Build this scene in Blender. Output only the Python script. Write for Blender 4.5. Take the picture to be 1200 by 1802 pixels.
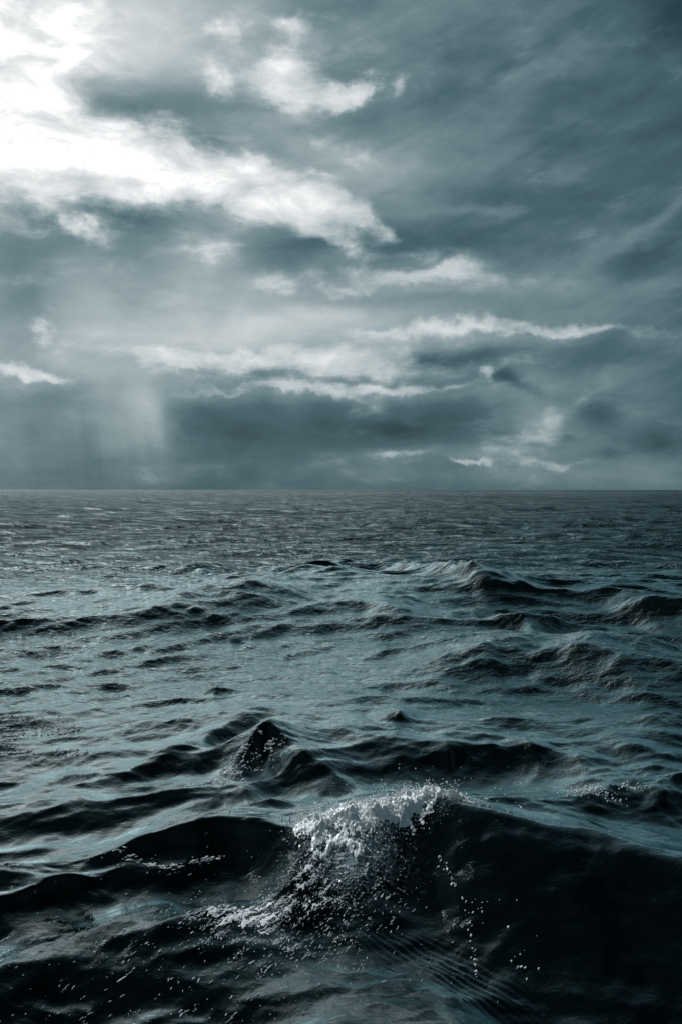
import bpy, math
import numpy as np
from mathutils import Vector

for o in list(bpy.data.objects):
    bpy.data.objects.remove(o, do_unlink=True)
S = bpy.context.scene
C = S.collection
R = math.radians
rng = np.random.default_rng(11)

# ------------------------------------------------------------------ camera
H = 2.6                                   # eye height above the mean sea level, metres
PITCH = R(-1.43)
TANV = 0.577                              # tan of half the vertical field of view
cd = bpy.data.cameras.new('camera'); cam = bpy.data.objects.new('camera', cd); C.objects.link(cam)
cd.sensor_fit = 'VERTICAL'; cd.sensor_height = 36; cd.lens = 18 / TANV
cd.clip_start = 0.05; cd.clip_end = 60000
cam.location = (0, 0, H); cam.rotation_euler = (R(90) + PITCH, 0, 0)
S.camera = cam
S.render.resolution_x = 681; S.render.resolution_y = 1024

def ray(px, py):
    u = (px - 600) / 901 * TANV; v = (901 - py) / 901 * TANV
    c, s = math.cos(PITCH), math.sin(PITCH)
    d = np.array([u, c - v * s, s + v * c]); return d / np.linalg.norm(d)
def azel(px, py):
    d = ray(px, py); return math.degrees(math.atan2(d[0], d[1])), math.degrees(math.asin(d[2]))
def at(px, py, z=0.0):
    d = ray(px, py); t = (H - z) / -d[2]; return d[0] * t, d[1] * t

# ------------------------------------------------------------------ sky and light
SUN_AZ, SUN_EL = -36.0, 42.0
W = bpy.data.worlds.new('World'); S.world = W; W.use_nodes = True
nt = W.node_tree; nt.nodes.clear()

class V:
    """a float socket with arithmetic"""
    def __init__(s, sock): s.k = sock
    def __add__(a, b): return mth('ADD', a, b)
    def __radd__(a, b): return mth('ADD', b, a)
    def __sub__(a, b): return mth('SUBTRACT', a, b)
    def __rsub__(a, b): return mth('SUBTRACT', b, a)
    def __mul__(a, b): return mth('MULTIPLY', a, b)
    def __rmul__(a, b): return mth('MULTIPLY', a, b)
TREE = [nt]
def mth(op, *args, clamp=False):
    n = TREE[0].nodes.new('ShaderNodeMath'); n.operation = op; n.use_clamp = clamp
    for i, a in enumerate(args):
        if isinstance(a, V): TREE[0].links.new(a.k, n.inputs[i])
        else: n.inputs[i].default_value = a
    return V(n.outputs[0])
def mad(a, b, c): return mth('MULTIPLY_ADD', a, b, c)
def sstep(x, a, b, lo=0.0, hi=1.0):
    n = TREE[0].nodes.new('ShaderNodeMapRange'); n.interpolation_type = 'SMOOTHSTEP'
    TREE[0].links.new(x.k, n.inputs[0])
    for i, q in zip((1, 2, 3, 4), (a, b, lo, hi)): n.inputs[i].default_value = q
    return V(n.outputs[0])
def comb(x, y, z):
    n = TREE[0].nodes.new('ShaderNodeCombineXYZ')
    for i, a in enumerate((x, y, z)):
        if isinstance(a, V): TREE[0].links.new(a.k, n.inputs[i])
        else: n.inputs[i].default_value = a
    return n.outputs[0]
def noise(vec, scale, detail=5, rough=0.55, dist=0.0, lac=2.0):
    n = TREE[0].nodes.new('ShaderNodeTexNoise'); n.inputs['Scale'].default_value = scale
    n.inputs['Detail'].default_value = detail; n.inputs['Roughness'].default_value = rough
    n.inputs['Distortion'].default_value = dist; n.inputs['Lacunarity'].default_value = lac
    TREE[0].links.new(vec, n.inputs['Vector']); return n
def nv(*a, **k): return V(noise(*a, **k).outputs[0])

tc = nt.nodes.new('ShaderNodeTexCoord')
sep = nt.nodes.new('ShaderNodeSeparateXYZ'); nt.links.new(tc.outputs['Generated'], sep.inputs[0])
X, Y, Z = (V(sep.outputs[i]) for i in range(3))
AZ = mth('ARCTAN2', X, Y) * math.degrees(1)
EL = mth('ARCSINE', Z) * math.degrees(1)
DIR = tc.outputs['Generated']

# wind-blown outline: the masses' coordinates are pushed about by noise
w1 = noise(DIR, 7.0, 3, 0.5); s1 = nt.nodes.new('ShaderNodeSeparateXYZ'); nt.links.new(w1.outputs[1], s1.inputs[0])
w2 = noise(DIR, 26.0, 5, 0.6); s2 = nt.nodes.new('ShaderNodeSeparateXYZ'); nt.links.new(w2.outputs[1], s2.inputs[0])
def warp(a, i, k1, k2):
    return a + mad(V(s1.outputs[i]), k1, -k1 / 2) + mad(V(s2.outputs[i]), k2, -k2 / 2)
AW = warp(AZ, 0, 6.0, 3.2); EW = warp(EL, 1, 3.2, 2.2)
AS = warp(AZ, 0, 5.0, 1.0); ES = warp(EL, 1, 2.4, 0.7)
DEG = 0.0362
def masses(lst, a, e):
    acc = None
    for (px, py, sx, sy, ang, amp) in lst:
        a0, e0 = azel(px, py); t = R(-ang); c, s = math.cos(t), math.sin(t)
        ix, iy = 1 / (sx * DEG), 1 / (sy * DEG)
        xs = mad(a, c * ix, mad(e, s * ix, -(a0 * c + e0 * s) * ix))
        ys = mad(a, -s * iy, mad(e, c * iy, (a0 * s - e0 * c) * iy))
        g = mth('POWER', 0.36788, mad(ys, ys, xs * xs))
        acc = g * amp if acc is None else mad(g, amp, acc)
    return acc

# sheet of grey cloud, soft lighter and darker places (ang: degrees clockwise as seen)
SOFT = [
 (60, 470, 150, 90, 0, -.07), (230, 400, 120, 30, 6, -.05), (370, 110, 110, 60, 0, .04), (380, 450, 80, 50, 20, .05),
 (560, 560, 160, 22, -4, .07), (820, 600, 220, 20, 2, .07), (1020, 560, 200, 24, 0, .04), (520, 640, 180, 14, 2, .05), (330, 470, 60, 40, 30, .05), (700, 290, 110, 26, 8, .05),
 (110, 520, 160, 80, 0, -.08), (250, 440, 110, 50, 0, -.05), (60, 690, 130, 26, 0, -.05), (255, 735, 55, 70, 6, .07), (345, 735, 40, 90, 0, -.03),
 (60, 600, 260, 160, 0, .05), (-250, 560, 260, 260, 0, .12),
 (640, 600, 420, 75, 0, .09), (620, 500, 300, 50, 0, .06), (1000, 640, 260, 90, 0, .04),
 (560, 120, 260, 170, 0, -.08), (200, 430, 260, 110, 0, -.06), (260, 200, 160, 90, 0, -.10), (330, 480, 400, 150, 0, -.03), (300, 760, 500, 60, 0, -.05),
 (560, 260, 130, 60, 12, .13), (640, 330, 160, 40, 10, .07), (760, 250, 240, 60, -8, .04), (830, 378, 190, 9, 0, .06),
 (560, 560, 330, 60, 0, .12), (250, 540, 200, 80, 0, .10), (140, 600, 80, 90, 10, .06), (150, 500, 60, 90, 20, .05),
 (850, 490, 260, 30, 4, .08), (980, 520, 200, 20, 0, .05), (640, 690, 200, 14, 0, .10), (380, 600, 160, 40, 0, .10),
 (1000, 720, 170, 60, -10, .09), (850, 800, 300, 22, 0, .10), (1150, 800, 120, 50, 0, .06), (1140, 410, 90, 12, -32, .10),
 (1040, 460, 60, 12, -32, .05), (1150, 600, 160, 40, 0, .06), (960, 700, 60, 40, 30, .06),
 (30, 590, 60, 200, 0, .0), (250, 60, 140, 60, 0, .10), (90, 430, 120, 60, 0, -.02), (300, 430, 160, 50, 10, .07),
 (90, 700, 90, 50, 0, -.04), (235, 710, 75, 75, 12, .11), (280, 730, 24, 60, -12, .07), (160, 720, 50, 70, 14, .03), (210, 790, 60, 40, -14, .05), (950, 838, 330, 20, 0, .09), (50, 760, 40, 90, 0, .02),
 (620, 745, 240, 42, 0, -.07), (430, 740, 90, 60, 0, -.04), (800, 735, 140, 26, -6, -.07),
 (510, 462, 75, 30, 0, -.13), (230, 350, 120, 26, 4, -.10), (200, 390, 130, 40, 8, -.10), (40, 400, 70, 40, 0, -.07),
 (20, 520, 40, 60, 0, -.08), (310, 190, 150, 32, 0, -.07), (250, 210, 120, 24, 22, -.11), (520, 275, 60, 18, 15, -.10),
 (780, 628, 120, 14, -3, -.14), (960, 628, 240, 22, 0, -.08), (640, 600, 30, 12, 0, -.03), (450, 655, 110, 9, -3, -.12), (700, 535, 170, 13, 0, -.08),
 (885, 668, 48, 13, 15, -.17), (945, 690, 50, 9, 18, -.12), (1062, 722, 30, 20, 0, -.15), (1075, 790, 42, 15, -10, -.14), (1170, 772, 42, 20, 0, -.12), (1010, 765, 24, 8, 0, -.08),
 (700, 440, 180, 24, 10, -.06), (1150, 450, 80, 16, -28, -.06), (840, 440, 160, 30, 0, -.03), (900, 350, 200, 26, 6, -.04), (1000, 90, 300, 60, -25, .02), (1000, 250, 260, 120, 0, .03), (1190, 10, 60, 50, 0, -.10),
 (90, 60, 60, 26, 30, -.05)]
# lit, harder-edged clouds
HARD = [
 (430, 632, 150, 26, 2, .32), (650, 625, 140, 30, 0, .30), (250, 612, 150, 26, 0, .22), (720, 505, 160, 22, 0, .22), (930, 770, 70, 22, 0, .22), (1010, 745, 45, 22, -30, .1), (890, 795, 70, 14, 0, .28), (1080, 760, 40, 20, 0, .2),
 (30, 270, 200, 80, 4, 1.25), (200, 275, 150, 52, 14, 1.0), (20, 120, 100, 90, 0, .85), (60, 20, 130, 50, -10, .55), (160, 60, 60, 50, 0, .5),
 (300, 320, 70, 18, 12, .55), (440, 352, 150, 40, 12, .9), (440, 300, 38, 30, 0, .7), (525, 348, 75, 42, 20, .8), (585, 430, 60, 16, 25, .3), (600, 375, 45, 18, 20, .5), (330, 345, 90, 18, -4, .4),
 (520, 137, 66, 36, -8, .74), (512, 112, 42, 18, -20, .3), (600, 165, 50, 22, 0, .35), (638, 152, 34, 13, -40, .62), (705, 150, 18, 14, 0, .35),
 (392, 66, 44, 12, -5, .42), (512, 54, 38, 15, 0, .42), (365, 140, 42, 26, 30, .42), (420, 130, 30, 18, 0, .2),
 (430, 622, 120, 18, 1, .55), (330, 630, 60, 18, 0, .25), (660, 605, 110, 22, -10, .5), (740, 580, 170, 14, 2, .62), (900, 588, 160, 9, 3, .55), (1080, 584, 180, 9, 0, .25),
 (620, 640, 110, 22, 0, .35), (560, 684, 90, 11, 8, .62), (700, 678, 130, 9, -2, .6), (430, 682, 90, 8, -4, .35), (80, 652, 80, 10, 3, .62), (20, 640, 40, 12, 0, .35),
 (480, 512, 42, 22, 15, .4), (600, 515, 90, 10, -6, .45), (700, 490, 130, 14, -2, .4), (840, 495, 160, 16, 3, .3), (660, 420, 28, 14, 20, .4), (740, 455, 50, 8, 0, .2),
 (380, 450, 44, 30, 20, .36), (140, 408, 38, 16, 35, .36), (62, 572, 26, 34, 0, .42), (260, 530, 70, 24, 0, .2), (600, 250, 60, 24, 30, .35), (550, 290, 24, 12, 30, .3),
 (838, 655, 16, 14, 0, .5), (900, 650, 120, 7, 0, .2), (990, 735, 34, 22, -35, .3), (970, 775, 40, 16, 0, .28), (1050, 705, 20, 14, 0, .22), (840, 808, 28, 4, 0, .6), (700, 806, 80, 9, 0, .35), (960, 815, 120, 7, 0, .25), (770, 825, 110, 5, 0, .2)]

msoft = masses(SOFT, AS, ES)
mhard = masses([h[:5] + (h[5] * (.80 if h[5] > .8 else .9 if h[0] < 350 and h[1] < 400 else 1.35),) for h in HARD], AW, EW)

# fine structure, drawn out sideways as cloud decks seen from below are
nb = nv(comb(AZ * 0.060, EL * 0.17, 3.0), 1.0, 7, 0.58, 0.35)          # broad banks
nf = nv(comb(AZ * 0.22, EL * 0.50, 9.0), 1.0, 7, 0.62, 0.3)            # puffs
ca, sa = math.cos(R(24)), math.sin(R(24))
ci = nv(comb(mad(AZ, ca * .05, EL * (sa * .05)), mad(AZ, -sa * .36, EL * (ca * .36)), 1.0), 1.0, 6, 0.6, 0.6)  # high streaks
# light falls off away from the veiled sun
sd = Vector((math.sin(R(SUN_AZ)) * math.cos(R(SUN_EL)), math.cos(R(SUN_AZ)) * math.cos(R(SUN_EL)), math.sin(R(SUN_EL))))
gd = Vector((math.sin(R(-20)) * math.cos(R(27)), math.cos(R(-20)) * math.cos(R(27)), math.sin(R(27))))
dt = X * gd.x + Y * gd.y + Z * gd.z
glow = mth('POWER', mth('MAXIMUM', dt, 0.0), 13.0)
glow2 = mth('POWER', mth('MAXIMUM', dt, 0.0), 40.0)

streak = mad(ci, 0.42, -0.21)
upr = sstep(EL + AZ * 0.55, 6, 26)
soft = msoft + mad(nb, 0.34, -0.17) + mad(nf, 0.20, -0.10) + streak * upr * 0.55
base = soft + mad(glow, 0.36, 0.335) + sstep(Y, 0.0, -0.6) * 0.10 - sstep(EL, 36, 60) * sstep(Y, -.2, .2) * 0.17 - sstep(AZ, 4, 36) * sstep(EL, 8, 32) * .13
# hard clouds: threshold of masses plus puffs, shaded by their thickness
fieldh = mad(nf, 1.15, mhard) - 0.575 + mad(nb, 0.3, -0.15)
cover = sstep(fieldh, 0.04, 0.72)
lit = mad(fieldh, 0.16, mad(glow, 0.20, 0.55)) + mad(nf, 0.55, -0.275)
val = base + cover * (mth('MAXIMUM', lit, base) - base)
val = val + glow2 * 0.10
horiz = mth('POWER', 0.36788, mth('MULTIPLY', mth('ABSOLUTE', EL), 0.9))
rain = masses([(180, 760, 140, 95, 0, 1.0)], AZ, EL)
rs = nv(comb(AZ * 0.55 + EL * .06, EL * 0.035, 4.0), 1.0, 4, 0.55, 0.2)
val = val + rain * mad(rs, 0.20, -0.10)

ramp = nt.nodes.new('ShaderNodeValToRGB'); nt.links.new(val.k, ramp.inputs[0])
def lin(c): c /= 255; return c / 12.92 if c <= .04045 else ((c + .055) / 1.055) ** 2.4
stops = [(0.0, (8, 22, 25)), (0.22, (43, 67, 74)), (0.36, (73, 100, 108)), (0.50, (113, 136, 142)), (0.68, (163, 178, 182)), (0.85, (214, 219, 221)), (1.0, (252, 253, 253))]
el = ramp.color_ramp.elements
while len(el) < len(stops): el.new(0.5)
for e, (p, c) in zip(el, stops): e.position = p; e.color = (*[lin(q) for q in c], 1)
# veiled sun: real brightness runs past white there
boost = mad(sstep(val, 0.9, 1.3), 0.8, 1.0)
bgc = nt.nodes.new('ShaderNodeBackground'); nt.links.new(ramp.outputs[0], bgc.inputs[0]); nt.links.new(boost.k, bgc.inputs[1])
sky = nt.nodes.new('ShaderNodeTexSky'); sky.sky_type = 'NISHITA'; sky.sun_disc = False
sky.sun_elevation = R(SUN_EL); sky.sun_rotation = R(SUN_AZ)
bgs = nt.nodes.new('ShaderNodeBackground'); nt.links.new(sky.outputs[0], bgs.inputs[0]); bgs.inputs[1].default_value = 0.05
mx = nt.nodes.new('ShaderNodeMixShader'); mx.inputs[0].default_value = 0.97
nt.links.new(bgs.outputs[0], mx.inputs[1]); nt.links.new(bgc.outputs[0], mx.inputs[2])
wo = nt.nodes.new('ShaderNodeOutputWorld'); nt.links.new(mx.outputs[0], wo.inputs[0])
S.cycles.caustics_reflective = False; S.cycles.sample_clamp_direct = 1.8; S.cycles.max_bounces = 5
W.cycles.sampling_method = 'MANUAL'; W.cycles.sample_map_resolution = 512

sl = bpy.data.lights.new('sun', 'SUN'); so = bpy.data.objects.new('sun', sl); C.objects.link(so)
sl.energy = 4.2; sl.angle = R(0.8); sl.color = (.95, .985, 1)
so.rotation_euler = sd.to_track_quat('Z', 'Y').to_euler()
so.location = (0, 0, 50)

S.view_settings.view_transform = 'Standard'; S.view_settings.look = 'None'
S.view_settings.exposure = 0; S.view_settings.gamma = 1; S.view_settings.use_curve_mapping = False

# ------------------------------------------------------------------ the sea
def warp_xy(x, y):
    """crests bend away on both sides of the middle"""
    f = np.exp(-y / 60.0)
    return x, y + f * (0.46 * (np.sqrt((x - .3) ** 2 + 1.5) - 1.2) - .13 * x) + 0.25 * np.sin(x * .45 + y * .21) + 0.12 * np.sin(x * 1.3 - y * .5 + 1)

# rings and spokes, close together in front of the eye
half = R(26)
th_in = np.linspace(-half, half, 880)
th_out = half + (2 * math.pi - 2 * half) * (0.5 - 0.5 * np.cos(np.linspace(0, math.pi, 190)[1:-1])) * 1.0
th = np.concatenate([th_in, th_out])
rad = [0.25]
while rad[-1] < 20000:
    r = rad[-1]
    if r < 2.5: k = .06
    elif r < 14: k = .0040
    elif r < 60: k = .0050
    elif r < 400: k = .0068
    elif r < 1500: k = .013
    else: k = .09
    rad.append(r * (1 + k))
rad = np.array(rad); nr, nth = len(rad), len(th)
Rr, Th = np.meshgrid(rad, th, indexing='ij')
x0 = (Rr * np.sin(Th)); y0 = (Rr * np.cos(Th))
print('sea grid', nr, nth, nr * nth)

LAT = rng.uniform(0, 1, (256, 256))
def vnoise(x, y):
    xi = np.floor(x).astype(np.int64); yi = np.floor(y).astype(np.int64); fx = x - xi; fy = y - yi
    fx = fx * fx * (3 - 2 * fx); fy = fy * fy * (3 - 2 * fy)
    a = LAT[xi & 255, yi & 255]; b = LAT[(xi + 1) & 255, yi & 255]; c = LAT[xi & 255, (yi + 1) & 255]; d = LAT[(xi + 1) & 255, (yi + 1) & 255]
    return (a * (1 - fx) + b * fx) * (1 - fy) + (c * (1 - fx) + d * fx) * fy
def fbm(x, y, f, octv, ridged=False, seed=0.0, gain=.55):
    out = 0; amp = 1; tot = 0
    for o_ in range(octv):
        c, s = math.cos(o_ * .9 + seed), math.sin(o_ * .9 + seed)
        n = vnoise((x * c + y * s) * f + 17.3 * o_ + seed * 31, (-x * s + y * c) * f + 5.1 * o_ + seed * 7)
        if ridged: n = 1 - np.abs(2 * n - 1)
        out = out + amp * n; tot += amp; amp *= gain; f *= 2.03
    return out / tot

def wave_set():
    out = []
    def band(n, l0, l1, slope, dirs, spread):
        ls = np.exp(np.linspace(math.log(l0), math.log(l1), n)) * rng.uniform(.93, 1.07, n)
        for l in ls:
            a = dirs[rng.integers(len(dirs))] + rng.normal(0, spread)
            out.append((l, slope * l / (2 * math.pi) / math.sqrt(n) * 1.414, R(a), rng.uniform(0, 6.283)))
    # angle: 0 = running straight at the camera, + = towards the right
    band(7, 60, 22, .040, [18, -5], 8)
    band(16, 20, 7, .075, [20, -8], 11)
    band(34, 6.5, 2.2, .120, [22, -8], 14)
    band(46, 2.1, .8, .155, [22, -4], 18)
    band(64, .78, .28, .140, [22, -6], 30)
    band(54, .27, .09, .075, [20, -5], 42)
    return out
WAVES = wave_set()

def base_sea(x, y, rr):
    """displacement of the open-sea waves, rows of equal distance rr"""
    dx = np.zeros_like(x, dtype=np.float32); dy = dx.copy(); dz = dx.copy()
    xw, yw = warp_xy(x, y)
    # gusts: patches of livelier and quieter small water
    g = 1 + .45 * np.sin(x * .31 + 1.3 * np.sin(y * .19)) * np.sin(y * .37 + .8 * np.sin(x * .23 + 2))
    for (l, a, t, ph) in WAVES:
        k = 2 * math.pi / l; dirx, diry = math.sin(t), -math.cos(t)
        # fades out where the mesh gets too coarse for it
        spacing = np.interp(rr, [0, 14, 60, 400, 1500], [.0040, .0042, .0055, .0075, .014]) * rr
        lim = int(np.searchsorted(spacing, l / 2.2))
        if lim < 2: continue
        fade = np.clip((l / spacing[:lim] - 2.2) / 1.6, 0, 1).astype(np.float32)[:, None]
        p = ((xw[:lim] * dirx + yw[:lim] * diry) * k + ph).astype(np.float32)
        aa = a * fade
        if l > .7: aa = aa * np.interp(rr[:lim], [0, 40, 120], [1, 1, 1.3]).astype(np.float32)[:, None]
        if l > 2: aa = aa * np.interp(rr[:lim], [0, 12, 40, 150], [.5, .5, .8, 1.0]).astype(np.float32)[:, None]
        if l < 2.2: aa = aa * g[:lim].astype(np.float32)
        q = 1.0 if l > .5 else .7
        s = np.sin(p); c = np.cos(p)
        dz[:lim] += aa * c
        dx[:lim] -= q * aa * dirx * s; dy[:lim] -= q * aa * diry * s
    return dx, dy, dz
dx, dy, dz = base_sea(x0, y0, rad)

# the particular waves of this moment: crest lines (pixel of the crest, height, steep near side, long far side)
def interp_s(x, xs, ys):
    xs = np.array(xs); ys = np.array(ys)
    xd = np.linspace(xs[0], xs[-1], 400); yd = np.interp(xd, xs, ys)
    k = np.hanning(41); k /= k.sum(); yp = np.pad(yd, 20, mode='edge'); yd = np.convolve(yp, k, 'valid')
    return np.interp(x, xd, yd)
def ridge(pts, wf, wb, trough=0.0, ends=.38):
    xs, ys, hs = [], [], []; wfl = wf if isinstance(wf, list) else [wf] * len(pts); wf = float(np.mean(wfl))
    for (px, py, h) in pts:
        a, b = at(px, py, h); xs.append(a); ys.append(b); hs.append(h)
    o = np.argsort(xs); wfl = list(np.array(wfl)[o]); xs = list(np.array(xs)[o]); ys = list(np.array(ys)[o]); hs = list(np.array(hs)[o])
    if hs[0] < 1e-3: wb = min(wb, .6 * (xs[-1] - xs[0])); wfl = [min(q, .3 * (xs[-1] - xs[0])) for q in wfl]
    m = (Rr < max(ys) * 1.8 + 8) & (y0 > 0)
    x, y = x0[m], y0[m]
    yc = interp_s(x, xs, ys) + .05 * np.sin(x * 5.1 + ys[0]) + .03 * np.sin(x * 11 + 2)
    nz = fbm(x / wf, y / wf * 1.6, .9, 5, True, ys[0], .6) - .55; nz2 = fbm(x / wf * .8, y / wf * .8, .8, 4, False, ys[0] + 3, .55) - .5
    h = interp_s(x, xs, hs) * (1 + (.55 if ys[0] > 6.8 else .25) * nz2)
    if wf <= .5 and hs[0] < 1e-3 and ys[0] > 5: h = h * .62
    elif ys[0] > 7: h = h * .85; wfl = [q * .8 for q in wfl]
    span = xs[-1] - xs[0]
    e = np.clip((x - xs[0] + .3 * wf) / (ends * span), 0, 1) * np.clip((xs[-1] - x + .3 * wf) / (ends * span), 0, 1)
    e = e * e * (3 - 2 * e) if hs[0] < 1e-3 else np.clip(e, 0, 1)
    d = y - yc + wf * (1.1 if ys[0] > 6.8 else .5) * nz2
    wv = interp_s(x, xs, wfl)
    f = np.where(d < 0, np.exp(-(np.abs(d) / wv) ** 1.6), np.exp(-(np.abs(d) / wb) ** 1.35))
    z = h * f * e * (1 + (.32 if ys[0] > 7 else .05) * nz)
    if trough: z = z - trough * np.clip(wv / .6, 0, 1) * e * np.exp(-((d + 2.1 * wv) / (1.3 * wv)) ** 2)
    hero[m] += z.astype(np.float32)
    lift[m] = np.maximum(lift[m], (np.where(d < 0, np.exp(-(np.abs(d) / (2.2 * wv)) ** 2), f) * e).astype(np.float32))
hero = np.zeros_like(dz); lift = np.zeros_like(dz)
# near breaking wave that fills the bottom of the picture
ridge([(130, 1560, 0), (230, 1525, .10), (300, 1502, .15), (400, 1468, .20), (540, 1490, .22), (640, 1440, .38), (760, 1408, .42), (850, 1425, .40), (980, 1452, .38), (1200, 1492, .36), (1600, 1540, .3), (2000, 1580, .1)],
      [.18, .2, .22, .28, .34, .45, .6, .75, .85, .95, .95, .95], .7, .16, ends=.08)
ridge([(-400, 1830, .08), (-150, 1775, .12), (0, 1712, .14), (170, 1640, .12), (340, 1615, .11), (500, 1600, .08), (620, 1590, 0)], .42, .5, .06, ends=.12)
ridge([(380, 1830, 0), (560, 1850, .12), (700, 1850, .20), (830, 1850, .18), (920, 1830, .05), (1000, 1800, 0)], .6, .62, 0)
# wave on the right behind it
ridge([(820, 1420, 0), (880, 1388, .2), (960, 1398, .16), (1040, 1372, .26), (1200, 1366, .30), (1600, 1370, .25)], .42, .9, .05)
# peak in the middle
ridge([(340, 1420, 0), (400, 1350, .15), (472, 1290, .25), (530, 1325, .19), (600, 1375, .11), (680, 1410, 0)], .55, .9, .05)
ridge([(215, 1392, 0), (270, 1330, .12), (350, 1296, .15), (430, 1272, .11), (500, 1262, 0)], .55, 1.2, .03)
# small dark backs
ridge([(540, 1312, 0), (600, 1300, .13), (700, 1312, .13), (780, 1335, 0)], .4, .8)
ridge([(640, 1275, 0), (700, 1262, .16), (760, 1268, 0)], .5, .9)
ridge([(740, 1350, 0), (800, 1340, .13), (860, 1355, 0)], .35, .8)
ridge([(870, 1335, 0), (940, 1326, .12), (1010, 1335, 0)], .3, .9)
ridge([(1040, 1348, 0), (1110, 1330, .16), (1200, 1330, .16), (1300, 1340, 0)], .4, .9)
ridge([(1060, 1300, 0), (1140, 1275, .2), (1220, 1270, .2), (1400, 1290, 0)], .5, 1.2)
ridge([(340, 1225, 0), (385, 1212, .13), (430, 1222, 0)], .4, .8)
# big middle wave on the right
ridge([(620, 1185, 0), (740, 1150, .30), (820, 1122, .48), (900, 1108, .55), (980, 1120, .5), (1080, 1150, .42), (1200, 1165, .4), (1400, 1180, 0)], 1.2, 2.6, .12)
ridge([(830, 1095, 0), (930, 1082, .3), (1010, 1098, 0)], 1.0, 2.2)
ridge([(930, 1150, 0), (1000, 1132, .32), (1100, 1140, .25), (1250, 1160, 0)], .8, 1.6)
# farther backs
ridge([(620, 990, 0), (700, 998, .3), (760, 1003, .42), (840, 1022, .45), (900, 1040, .25), (990, 1060, 0)], 1.8, 4.0)
ridge([(380, 1010, 0), (470, 998, .25), (530, 984, .45), (590, 980, .5), (640, 992, .25), (720, 1005, 0)], 1.9, 4.5)
ridge([(180, 1110, 0), (290, 1080, .2), (390, 1048, .36), (450, 1042, .42), (510, 1056, .25), (600, 1075, 0)], 1.3, 3.0)
ridge([(300, 985, 0), (360, 972, .4), (410, 985, 0)], 2.0, 5.0)
ridge([(480, 1030, 0), (530, 1010, .3), (600, 1014, .3), (660, 1030, 0)], 1.2, 3.0)
ridge([(190, 1050, 0), (240, 1032, .25), (330, 1040, 0)], 1.2, 3.0)
ridge([(1040, 1070, 0), (1130, 1052, .45), (1250, 1058, .4), (1400, 1080, 0)], 1.5, 3.2)
ridge([(560, 1100, 0), (690, 1062, .32), (780, 1085, 0)], 1.2, 2.4)

dz = np.where(Rr > 60, .85 * np.tanh(dz / .85), dz).astype(np.float32)
cr = R(14); nf_ = Rr < 45
xa = (x0 * math.cos(cr) + y0 * math.sin(cr))[nf_]; ya = (-x0 * math.sin(cr) + y0 * math.cos(cr))[nf_]
wx = fbm(xa, ya, .8, 2, seed=2.); chop = fbm(xa * .7 + wx, ya + .6 * wx, 1.6, 4, True, .5, .45)
dz[nf_] += (.055 * np.interp((x0 / np.maximum(y0, 1))[nf_], [-.3, .05], [1.5, 1]) * (chop - .5) * np.interp(Rr[nf_], [0, 30, 45], [1, 1, 0])).astype(np.float32)
calm = 1 - np.interp(y0, [0, 6.5, 8], [1, 1, .25]) * np.interp(x0 / np.maximum(y0, 1), [-.15, .08], [.35, .86]) * np.clip(lift, 0, 1)
xs_, ys_, zs_ = x0 + dx, y0 + dy, dz * np.where(Rr < 14, calm, 1) + hero
# rip of tight parallel ripples low in the picture, right of the middle
ax, ay = at(785, 1690, .02)
ux, uy = x0 - ax, y0 - ay
along = ux * .74 + uy * .67 + .10 * np.clip(uy, -1, 1) ** 2; across = -ux * .67 + uy * .74
rip = 1.2 * np.exp(-(across / .42) ** 2 - (along / .17) ** 2)
zs_ += (.0075 * np.sin(along * 2 * math.pi / .048 + 1.6 * np.sin(across * 5) + 5.0 * fbm(ux, uy, 5, 3, False, 3.)) * (.4 + 1.2 * fbm(ux, uy, 7, 2, False, 9.)) * rip).astype(np.float32)

# milky water full of air under the breaking crest
fx, fy = at(625, 1490, .2)
aer = np.exp(-((x0 - fx) / .40) ** 2 - ((y0 - fy + .05) / .42) ** 2)
f2x, f2y = at(770, 1425, .38)
aer = np.maximum(aer, .8 * np.exp(-((x0 - f2x) / .35) ** 2 - ((y0 - f2y) / .16) ** 2)).astype(np.float32)

verts = np.stack([xs_, ys_, zs_], -1).reshape(-1, 3).astype(np.float32)
i = np.arange((nr - 1) * nth); rrow = i // nth; ccol = i % nth; cn = (ccol + 1) % nth
quads = np.stack([rrow * nth + ccol, (rrow + 1) * nth + ccol, (rrow + 1) * nth + cn, rrow * nth + cn], -1)[:, ::-1].astype(np.int32)
cap = np.arange(nth, dtype=np.int32)
me = bpy.data.meshes.new('sea')
me.vertices.add(len(verts)); me.vertices.foreach_set('co', verts.ravel())
nq = len(quads)
me.loops.add(nq * 4 + nth); me.loops.foreach_set('vertex_index', np.concatenate([quads.ravel(), cap[::1]]).astype(np.int32))
me.polygons.add(nq + 1)
me.polygons.foreach_set('loop_start', np.arange(nq + 1, dtype=np.int32) * 4)
me.update(calc_edges=True); me.validate()
me.polygons.foreach_set('use_smooth', np.ones(len(me.polygons), dtype=bool))
att = me.attributes.new('aeration', 'FLOAT', 'POINT'); att.data.foreach_set('value', aer.ravel())
sea = bpy.data.objects.new('sea', me); C.objects.link(sea); sea['kind'] = 'structure'

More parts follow.
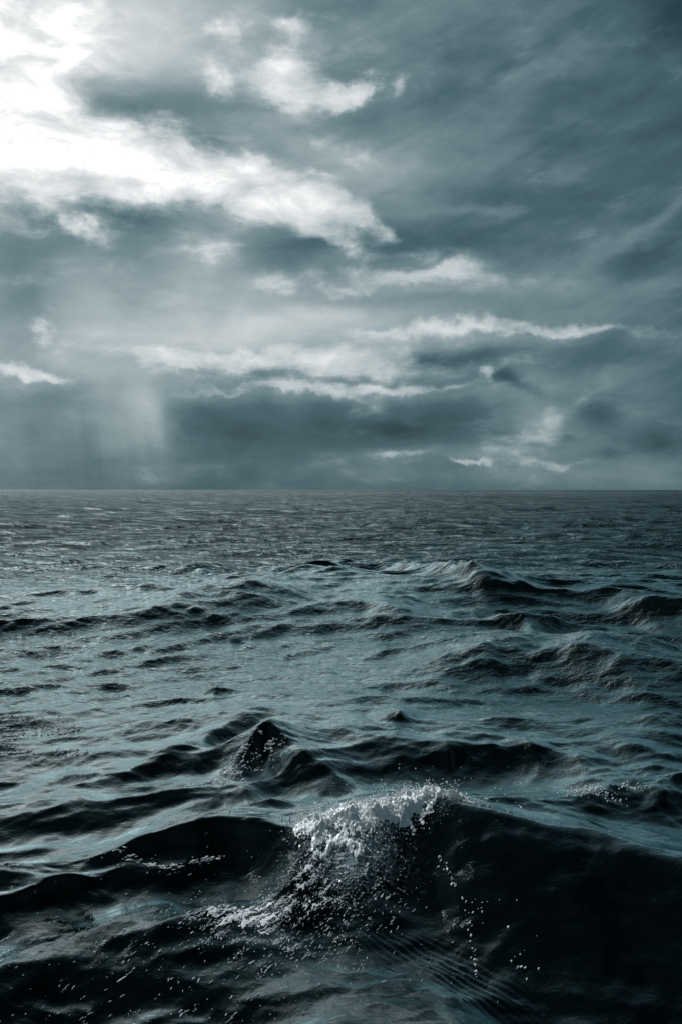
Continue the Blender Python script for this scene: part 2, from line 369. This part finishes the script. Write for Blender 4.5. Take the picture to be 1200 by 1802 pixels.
def newmat(name):
    m = bpy.data.materials.new(name); m.use_nodes = True; m.node_tree.nodes.clear(); TREE[0] = m.node_tree; return m, m.node_tree
m, t = newmat('sea_water')
geo = t.nodes.new('ShaderNodeNewGeometry')
mp = t.nodes.new('ShaderNodeMapping'); mp.inputs['Rotation'].default_value = (0, 0, R(-14)); mp.inputs['Scale'].default_value = (.42, 1, 1)
t.links.new(geo.outputs['Position'], mp.inputs[0]); P = mp.outputs[0]
a_ = t.nodes.new('ShaderNodeAttribute'); a_.attribute_name = 'aeration'; AER = V(a_.outputs['Fac'])
n1 = nv(geo.outputs['Position'], 8.0, 5, .6, .4); n2 = nv(P, 1.3, 5, .62, .6); n3 = nv(P, .28, 5, .6, .5)
ln = t.nodes.new('ShaderNodeVectorMath'); ln.operation = 'LENGTH'; t.links.new(geo.outputs['Position'], ln.inputs[0]); D = V(ln.outputs['Value'])
near = sstep(D, 6, 40, 1, 0); mid = sstep(D, 12, 60, 0, 1); far = sstep(D, 60, 400, 0, 1)
hgt = n1 * near * .009 + n1 * sstep(D, 7, 14) * near * .035 + n2 * mid * .95 + n3 * far * 4.5
bp = t.nodes.new('ShaderNodeBump'); bp.inputs['Strength'].default_value = 1; bp.inputs['Distance'].default_value = 1
t.links.new(hgt.k, bp.inputs['Height'])
foamn = nv(geo.outputs['Position'], 30, 7, .7, 1.2)
am = mth('MULTIPLY', AER, sstep(mad(AER, .35, foamn) - .25, .36, .62))
mc = t.nodes.new('ShaderNodeMix'); mc.data_type = 'RGBA'
t.links.new(am.k, mc.inputs[0]); mc.inputs[6].default_value = (.0003, .0012, .0017, 1); mc.inputs[7].default_value = (.22, .30, .33, 1)
df = t.nodes.new('ShaderNodeBsdfDiffuse'); t.links.new(mc.outputs[2], df.inputs[0]); t.links.new(bp.outputs[0], df.inputs['Normal'])
gl = t.nodes.new('ShaderNodeBsdfGlossy'); gl.inputs[0].default_value = (.82, .95, .96, 1)
rg = mad(am, .12, mad(far, .10, mad(mid, .05, .02)))
t.links.new(rg.k, gl.inputs['Roughness']); t.links.new(bp.outputs[0], gl.inputs['Normal'])
fr = t.nodes.new('ShaderNodeFresnel'); fr.inputs[0].default_value = 1.34; t.links.new(bp.outputs[0], fr.inputs['Normal'])
fc = mth('MINIMUM', mth('POWER', V(fr.outputs[0]), 1.5) * 8.6, .93) * sstep(D, 300, 2500, 1.0, .62)
ms = t.nodes.new('ShaderNodeMixShader'); t.links.new(fc.k, ms.inputs[0]); t.links.new(df.outputs[0], ms.inputs[1]); t.links.new(gl.outputs[0], ms.inputs[2])
mo = t.nodes.new('ShaderNodeOutputMaterial'); t.links.new(ms.outputs[0], mo.inputs[0])
me.materials.append(m)

# ------------------------------------------------------------------ foam and spray
m, t = newmat('foam_white')
pb = t.nodes.new('ShaderNodeBsdfPrincipled'); pb.inputs['Base Color'].default_value = (.88, .90, .91, 1)
pb.inputs['Roughness'].default_value = .25; pb.inputs['IOR'].default_value = 1.33
tl = t.nodes.new('ShaderNodeBsdfTranslucent'); tl.inputs[0].default_value = (.75, .82, .85, 1)
ms = t.nodes.new('ShaderNodeMixShader'); ms.inputs[0].default_value = .22
t.links.new(pb.outputs[0], ms.inputs[1]); t.links.new(tl.outputs[0], ms.inputs[2])
mo = t.nodes.new('ShaderNodeOutputMaterial'); t.links.new(ms.outputs[0], mo.inputs[0]); FOAM = m
m, t = newmat('water_drop')
pb = t.nodes.new('ShaderNodeBsdfPrincipled'); pb.inputs['Base Color'].default_value = (.5, .56, .58, 1)
pb.inputs['Roughness'].default_value = .12; pb.inputs['IOR'].default_value = 1.5
mo = t.nodes.new('ShaderNodeOutputMaterial'); t.links.new(pb.outputs[0], mo.inputs[0]); DROP = m

ph = (1 + 5 ** .5) / 2
ICO_V = np.array([(-1, ph, 0), (1, ph, 0), (-1, -ph, 0), (1, -ph, 0), (0, -1, ph), (0, 1, ph), (0, -1, -ph), (0, 1, -ph), (ph, 0, -1), (ph, 0, 1), (-ph, 0, -1), (-ph, 0, 1)], dtype=np.float32) / math.sqrt(1 + ph * ph)
ICO_F = np.array([(0, 11, 5), (0, 5, 1), (0, 1, 7), (0, 7, 10), (0, 10, 11), (1, 5, 9), (5, 11, 4), (11, 10, 2), (10, 7, 6), (7, 1, 8), (3, 9, 4), (3, 4, 2), (3, 2, 6), (3, 6, 8), (3, 8, 9), (4, 9, 5), (2, 4, 11), (6, 2, 10), (8, 6, 7), (9, 8, 1)], dtype=np.int32)
def blobs(name, P, rr, mat, label, cat, group=None, stretch=None, sheet=None):
    """many small lumps as one mesh; stretch: per-lump vector that draws it out"""
    n = len(P); P = np.asarray(P, dtype=np.float32); rr = np.asarray(rr, dtype=np.float32)
    v = ICO_V[None] * rr[:, None, None] * rng.uniform(.75, 1.25, (n, 12, 1))
    if stretch is not None:
        s = np.asarray(stretch, dtype=np.float32)
        v = v + (ICO_V @ (s / (np.linalg.norm(s, axis=1, keepdims=True) + 1e-9)).T).T[:, :, None] * s[:, None, :]
    v = (v + P[:, None]).reshape(-1, 3)
    f = (ICO_F[None] + (np.arange(n) * 12)[:, None, None]).reshape(-1, 3)
    vl, fl = v.tolist(), f.tolist()
    if sheet is not None:
        k0 = len(vl); vl += sheet[0].tolist(); fl += (sheet[1] + k0).tolist()
    me = bpy.data.meshes.new(name); me.from_pydata(vl, [], fl); me.update()
    me.polygons.foreach_set('use_smooth', np.ones(len(me.polygons), dtype=bool)); me.materials.append(mat)
    o = bpy.data.objects.new(name, me); C.objects.link(o)
    o['kind'] = 'stuff'; o['label'] = label; o['category'] = cat
    if group: o['group'] = group
    return o

nearm = (Rr > 2.6) & (Rr < 40) & (np.abs(Th) < R(26))
VX, VY = x0[nearm], y0[nearm]; VP = verts.reshape(nr, nth, 3)[nearm]
cell = (Rr * Rr)[nearm] * np.where(Rr[nearm] < 14, .0040, .0050)   # area per vertex
def pick(wfun, n):
    w = wfun(VX, VY) * cell; w = w / w.sum(); idx = rng.choice(len(w), n, p=w)
    p = VP[idx].copy(); return p, VX[idx], VY[idx]
def gpix(px, py, z, sx, sy):
    """soft spot on the water, centre at a pixel, size in metres"""
    a, b = at(px, py, z); return lambda x, y: np.exp(-((x - a) / sx) ** 2 - ((y - b) / sy) ** 2)
def lace(x, y, s, seed):
    """net of thin lines"""
    a = np.sin(x * s + 1.7 * np.sin(y * s * .8 + seed) + seed) + np.sin(y * s * 1.3 + 1.9 * np.sin(x * s * .9 + 2 * seed)) + .6 * np.sin((x + y) * s * 2.1 + 1.5 * np.sin((x - y) * s * 1.7 + seed))
    return np.exp(-(a / .28) ** 2)
def mix(*fs): return lambda x, y: sum(k * f(x, y) for k, f in fs)

crest = mix((1.0, gpix(560, 1455, .32, .10, .18)), (1.2, gpix(610, 1440, .34, .16, .12)), (1.1, gpix(660, 1440, .38, .16, .14)), (1.3, gpix(715, 1430, .40, .16, .08)), (1.6, gpix(765, 1415, .42, .18, .07)), (1.2, gpix(815, 1418, .40, .12, .06)), (.35, gpix(630, 1490, .22, .26, .2)))
p, x, y = pick(lambda x, y: crest(x, y) * (.03 + lace(x, y, 24, 1.0) * (.2 + lace(x, y, 60, 3.0)) + .35 * lace(x, y, 75, 3.0)) , 9000)
p += rng.normal(0, .006, p.shape); hop = crest(x, y) * rng.exponential(.028, len(p)) * (.3 + lace(x, y, 18, 5.)); p[:, 2] += hop
r = np.clip(rng.lognormal(math.log(.0026), .5, len(p)), .0015, .012)
def surf(x, y):
    r_ = np.hypot(x, y); t_ = np.arctan2(x, y)
    fi = np.interp(r_, rad, np.arange(nr)); fj = np.interp(t_, th_in, np.arange(len(th_in)))
    i0 = np.clip(fi.astype(int), 0, nr - 2); j0 = np.clip(fj.astype(int), 0, len(th_in) - 2); a = (fi - i0)[..., None]; b = (fj - j0)[..., None]
    G = verts.reshape(nr, nth, 3)
    return (G[i0, j0] * (1 - a) + G[i0 + 1, j0] * a) * (1 - b) + (G[i0, j0 + 1] * (1 - a) + G[i0 + 1, j0 + 1] * a) * b
def cut_sheet(gx, gy, sp, keep):
    kq = keep[:-1, :-1] & keep[1:, :-1] & keep[1:, 1:] & keep[:-1, 1:]
    ids = np.arange(gx.size).reshape(gx.shape); fq = np.stack([ids[:-1, :-1][kq], ids[1:, :-1][kq], ids[1:, 1:][kq], ids[:-1, 1:][kq]], -1)
    used = np.unique(fq); remap = np.zeros(gx.size, int); remap[used] = np.arange(len(used)); print('sheet', len(fq))
    return sp.reshape(-1, 3)[used], remap[fq]
def thin_sheet(wf_, x_0, x_1, y_0, y_1, ang, thr, seed, step=.0045):
    """net of foam drawn out along ang, lying on the water"""
    gx, gy = np.meshgrid(np.arange(x_0, x_1, step), np.arange(y_0, y_1, step * 1.4), indexing='ij')
    c, s_ = math.cos(ang), math.sin(ang); a = gx * c + gy * s_; b = -gx * s_ + gy * c; b = b + .05 * fbm(gx, gy, 5, 2, False, seed)
    w = wf_(gx, gy); l1 = fbm(a * .35, b, 16, 4, True, seed, .6); l2 = fbm(a * .6, b, 45, 3, True, seed + 2, .6); big = fbm(gx, gy, 3.2, 2, False, seed + 4)
    keep = w * (.55 + .9 * big) + (l1 - .62) * 1.9 + (l2 - .6) * 1.1 > thr; keep &= w > .12
    sp = surf(gx, gy); sp[..., 2] += .003 + .012 * np.clip(l1 - .5, 0, 1) + .010 * (l2 - .4) + rng.normal(0, .0008, gx.shape)
    return cut_sheet(gx, gy, sp, keep)
(ax0, ay0), (ax1, ay1) = at(500, 1560, .2), at(870, 1400, .42)
gx, gy = np.meshgrid(np.arange(ax0 - .1, ax1 + .1, .0045), np.arange(ay0 - .1, ay1 + .35, .006), indexing='ij')
cw = crest(gx, gy); l1 = fbm(gx, gy * .8, 9, 5, True, 1.3, .6); l2 = fbm(gx, gy, 30, 3, True, 2.7, .6); big = fbm(gx, gy, 4, 3, False, 4.)
keep = (cw * 1.1 + (l1 - .62) * 2.2 + (l2 - .6) * .9 + (big - .5) * 1.0) > .52
keep &= cw > .16
up = np.clip(cw, 0, 1.3) * (.012 + .10 * np.clip(l1 - .45, 0, 1) ** 1.3 + .05 * np.clip(big - .4, 0, 1)) + .012 * (l2 - .4) + rng.normal(0, .0012, gx.shape)
sp = surf(gx, gy); sp[..., 2] += up; sp[..., 0] += .02 * (fbm(gx, gy, 14, 2, False, 6.) - .5) * cw; sp[..., 1] -= .5 * up * (l2 - .3)
kq = keep[:-1, :-1] & keep[1:, :-1] & keep[1:, 1:] & keep[:-1, 1:]
ids = np.arange(gx.size).reshape(gx.shape); fq = np.stack([ids[:-1, :-1][kq], ids[1:, :-1][kq], ids[1:, 1:][kq], ids[:-1, 1:][kq]], -1)
used = np.unique(fq); remap = np.zeros(gx.size, int); remap[used] = np.arange(len(used))
SHEET = (sp.reshape(-1, 3)[used], remap[fq]); print('foam sheet', len(fq))
# thrown ropes of water above the crest
P2, R2 = [], []
sx, qx, qy = pick(mix((1, gpix(600, 1440, .34, .22, .10)), (.8, gpix(740, 1420, .40, .22, .06))), 330)
for s in sx:
    vel = np.array([rng.normal(.15, .35), rng.normal(-.15, .25), abs(rng.normal(.75, .35))]); n = rng.integers(8, 22)
    tt = np.linspace(0, rng.uniform(.08, .2), n)[:, None]
    path = s + vel * tt + np.array([0, 0, -4.9]) * tt ** 2 + np.cumsum(rng.normal(0, .0022, (n, 3)), 0)
    P2.append(path); R2.append(np.linspace(.0045, .0018, n) * rng.uniform(.6, 1.4))
p = np.concatenate([p] + P2); r = np.concatenate([r] + R2)
blobs('foam', p, r, FOAM, 'large white lacy foam splash breaking on the crest of the nearest wave', 'foam', sheet=SHEET)

# foam trailing down the near face, left below the splash
d0 = at(600, 1500, .25); 
def trail(pts, w):
    P = [at(*q) for q in pts]
    def f(x, y):
        out = np.zeros_like(x)
        for (a, b), (c, d) in zip(P[:-1], P[1:]):
            L2 = (c - a) ** 2 + (d - b) ** 2; t_ = np.clip(((x - a) * (c - a) + (y - b) * (d - b)) / L2, 0, 1)
            out = np.maximum(out, np.exp(-(((x - a - t_ * (c - a)) ** 2 + (y - b - t_ * (d - b)) ** 2) / w ** 2)))
        return out
    return f
def streaky(x, y, ang, l, w, seed):
    c, s = math.cos(ang), math.sin(ang); a = x * c + y * s; b = -x * s + y * c
    q = np.sin(b / w + 2 * np.sin(a / l + seed)) + .7 * np.sin(b / w * 1.9 + 1.4 * np.sin(a / l * 1.7 + 2 * seed)) + .8 * np.sin(a / l * 2.3 + seed)
    return np.clip(q - .7, 0, 2) ** 2
def drops(name, wf, n, r0, label, cat, mat=DROP, up=.0, st=.006, ang=.9, group=None, sheet=None):
    p, x, y = pick(wf, n); p[:, 2] += .003 + rng.exponential(up, n) if up else .003
    p += rng.normal(0, .004, p.shape)
    rr = np.clip(rng.lognormal(math.log(r0), .4, n), r0 * .4, r0 * 2.4)
    s = np.stack([np.cos(ang + rng.normal(0, .3, n)), np.sin(ang + rng.normal(0, .3, n)), np.zeros(n)], -1) * (rng.exponential(st, n))[:, None]
    s[:, 2] = s[:, 1] * .3
    return blobs(name, p, rr, mat, label, cat, group, s, sheet)
t1 = trail([(590, 1470, .3), (540, 1540, .2), (470, 1600, .1), (390, 1640, .05)], .16)
t2 = trail([(620, 1530, .2), (560, 1600, .1), (480, 1650, .05)], .22)
X0, Y0 = at(360, 1680, 0); X1, Y1 = at(660, 1450, .3)
STREAK = thin_sheet(lambda x, y: np.minimum(t1(x, y) + .5 * t2(x, y), 1), X0 - .1, X1 + .1, Y0 - .2, Y1 + .2, .95, 1.16, 1.)
drops('foam_streaks', lambda x, y: (t1(x, y) + .6 * t2(x, y)) * (.12 + streaky(x, y, .95, .10, .014, 1.)) * fbm(x, y, 5, 3, True, 8.) ** 2, 3600, .0016, 'bright foam streaks trailing down the dark wave face left of the splash', 'foam', FOAM, sheet=STREAK)
t3 = trail([(560, 1620, .05), (400, 1660, 0), (240, 1720, 0), (330, 1790, 0)], .5)
drops('bubbles', lambda x, y: t3(x, y) * (.15 + streaky(x, y, .95, .15, .03, 4.)), 1000, .0022, 'scattered glinting bubbles on dark water at bottom left', 'bubbles')
t4 = trail([(780, 1470, .35), (798, 1530, .2), (830, 1600, .1), (845, 1700, .05)], .012)
t5 = trail([(850, 1560, .2), (900, 1640, .1), (940, 1670, .1)], .10)
drops('droplets', lambda x, y: t4(x, y) + .06 * t5(x, y), 75, .0032, 'string of bright droplets running down the black face below the splash', 'droplets', FOAM, up=.004)
drops('spray', mix((1, gpix(830, 1405, .42, .16, .08)), (.5, gpix(660, 1390, .42, .22, .1)), (.25, gpix(900, 1440, .38, .15, .1))), 150, .0036, 'fine spray drops flying off the right end of the splash', 'spray', FOAM, up=.05, st=.003)
drops('foam', mix((1, gpix(1030, 1378, .27, .12, .05)), (.8, gpix(1065, 1385, .27, .10, .05)), (.4, gpix(1110, 1372, .28, .12, .04))), 260, .0036, 'small sparkling foam tuft on the dark crest at right edge', 'foam', FOAM, up=.012, st=.004, group='small foam tufts on wave crests')
t6 = trail([(475, 1290, .36), (430, 1330, .2), (385, 1390, .05)], .10)
drops('foam', lambda x, y: t6(x, y) * (.1 + streaky(x, y, .9, .1, .03, 2.)), 420, .0040, 'thin broken foam running down left of the pointed middle wave', 'foam', FOAM, up=.004, group='small foam tufts on wave crests')
drops('foam', lambda x, y: mix((1, gpix(60, 1290, .0, .35, .25)), (.9, gpix(55, 1340, 0, .3, .08)), (1.0, gpix(0, 1325, 0, .08, .2)), (1.5, gpix(125, 1340, 0, .14, .05)))(x, y) * (.05 + streaky(x, y, .4, .2, .03, 3.)), 800, .0045, 'white flecks standing in for sun glints on pale water at left edge', 'foam', FOAM, st=.01, ang=.3, group='small foam tufts on wave crests')  # sun glints on the water, put in as white lumps of the foam material
drops('foam', mix((1, trail([(215, 1535, .1), (300, 1505, .28), (400, 1468, .33)], .02)), (.5, gpix(165, 1612, .2, .04, .02)), (.6, gpix(20, 1575, .05, .06, .03))), 120, .0036, 'thin white foam line along the left crest of the nearest wave', 'foam', FOAM, st=.01, ang=.3, group='small foam tufts on wave crests')
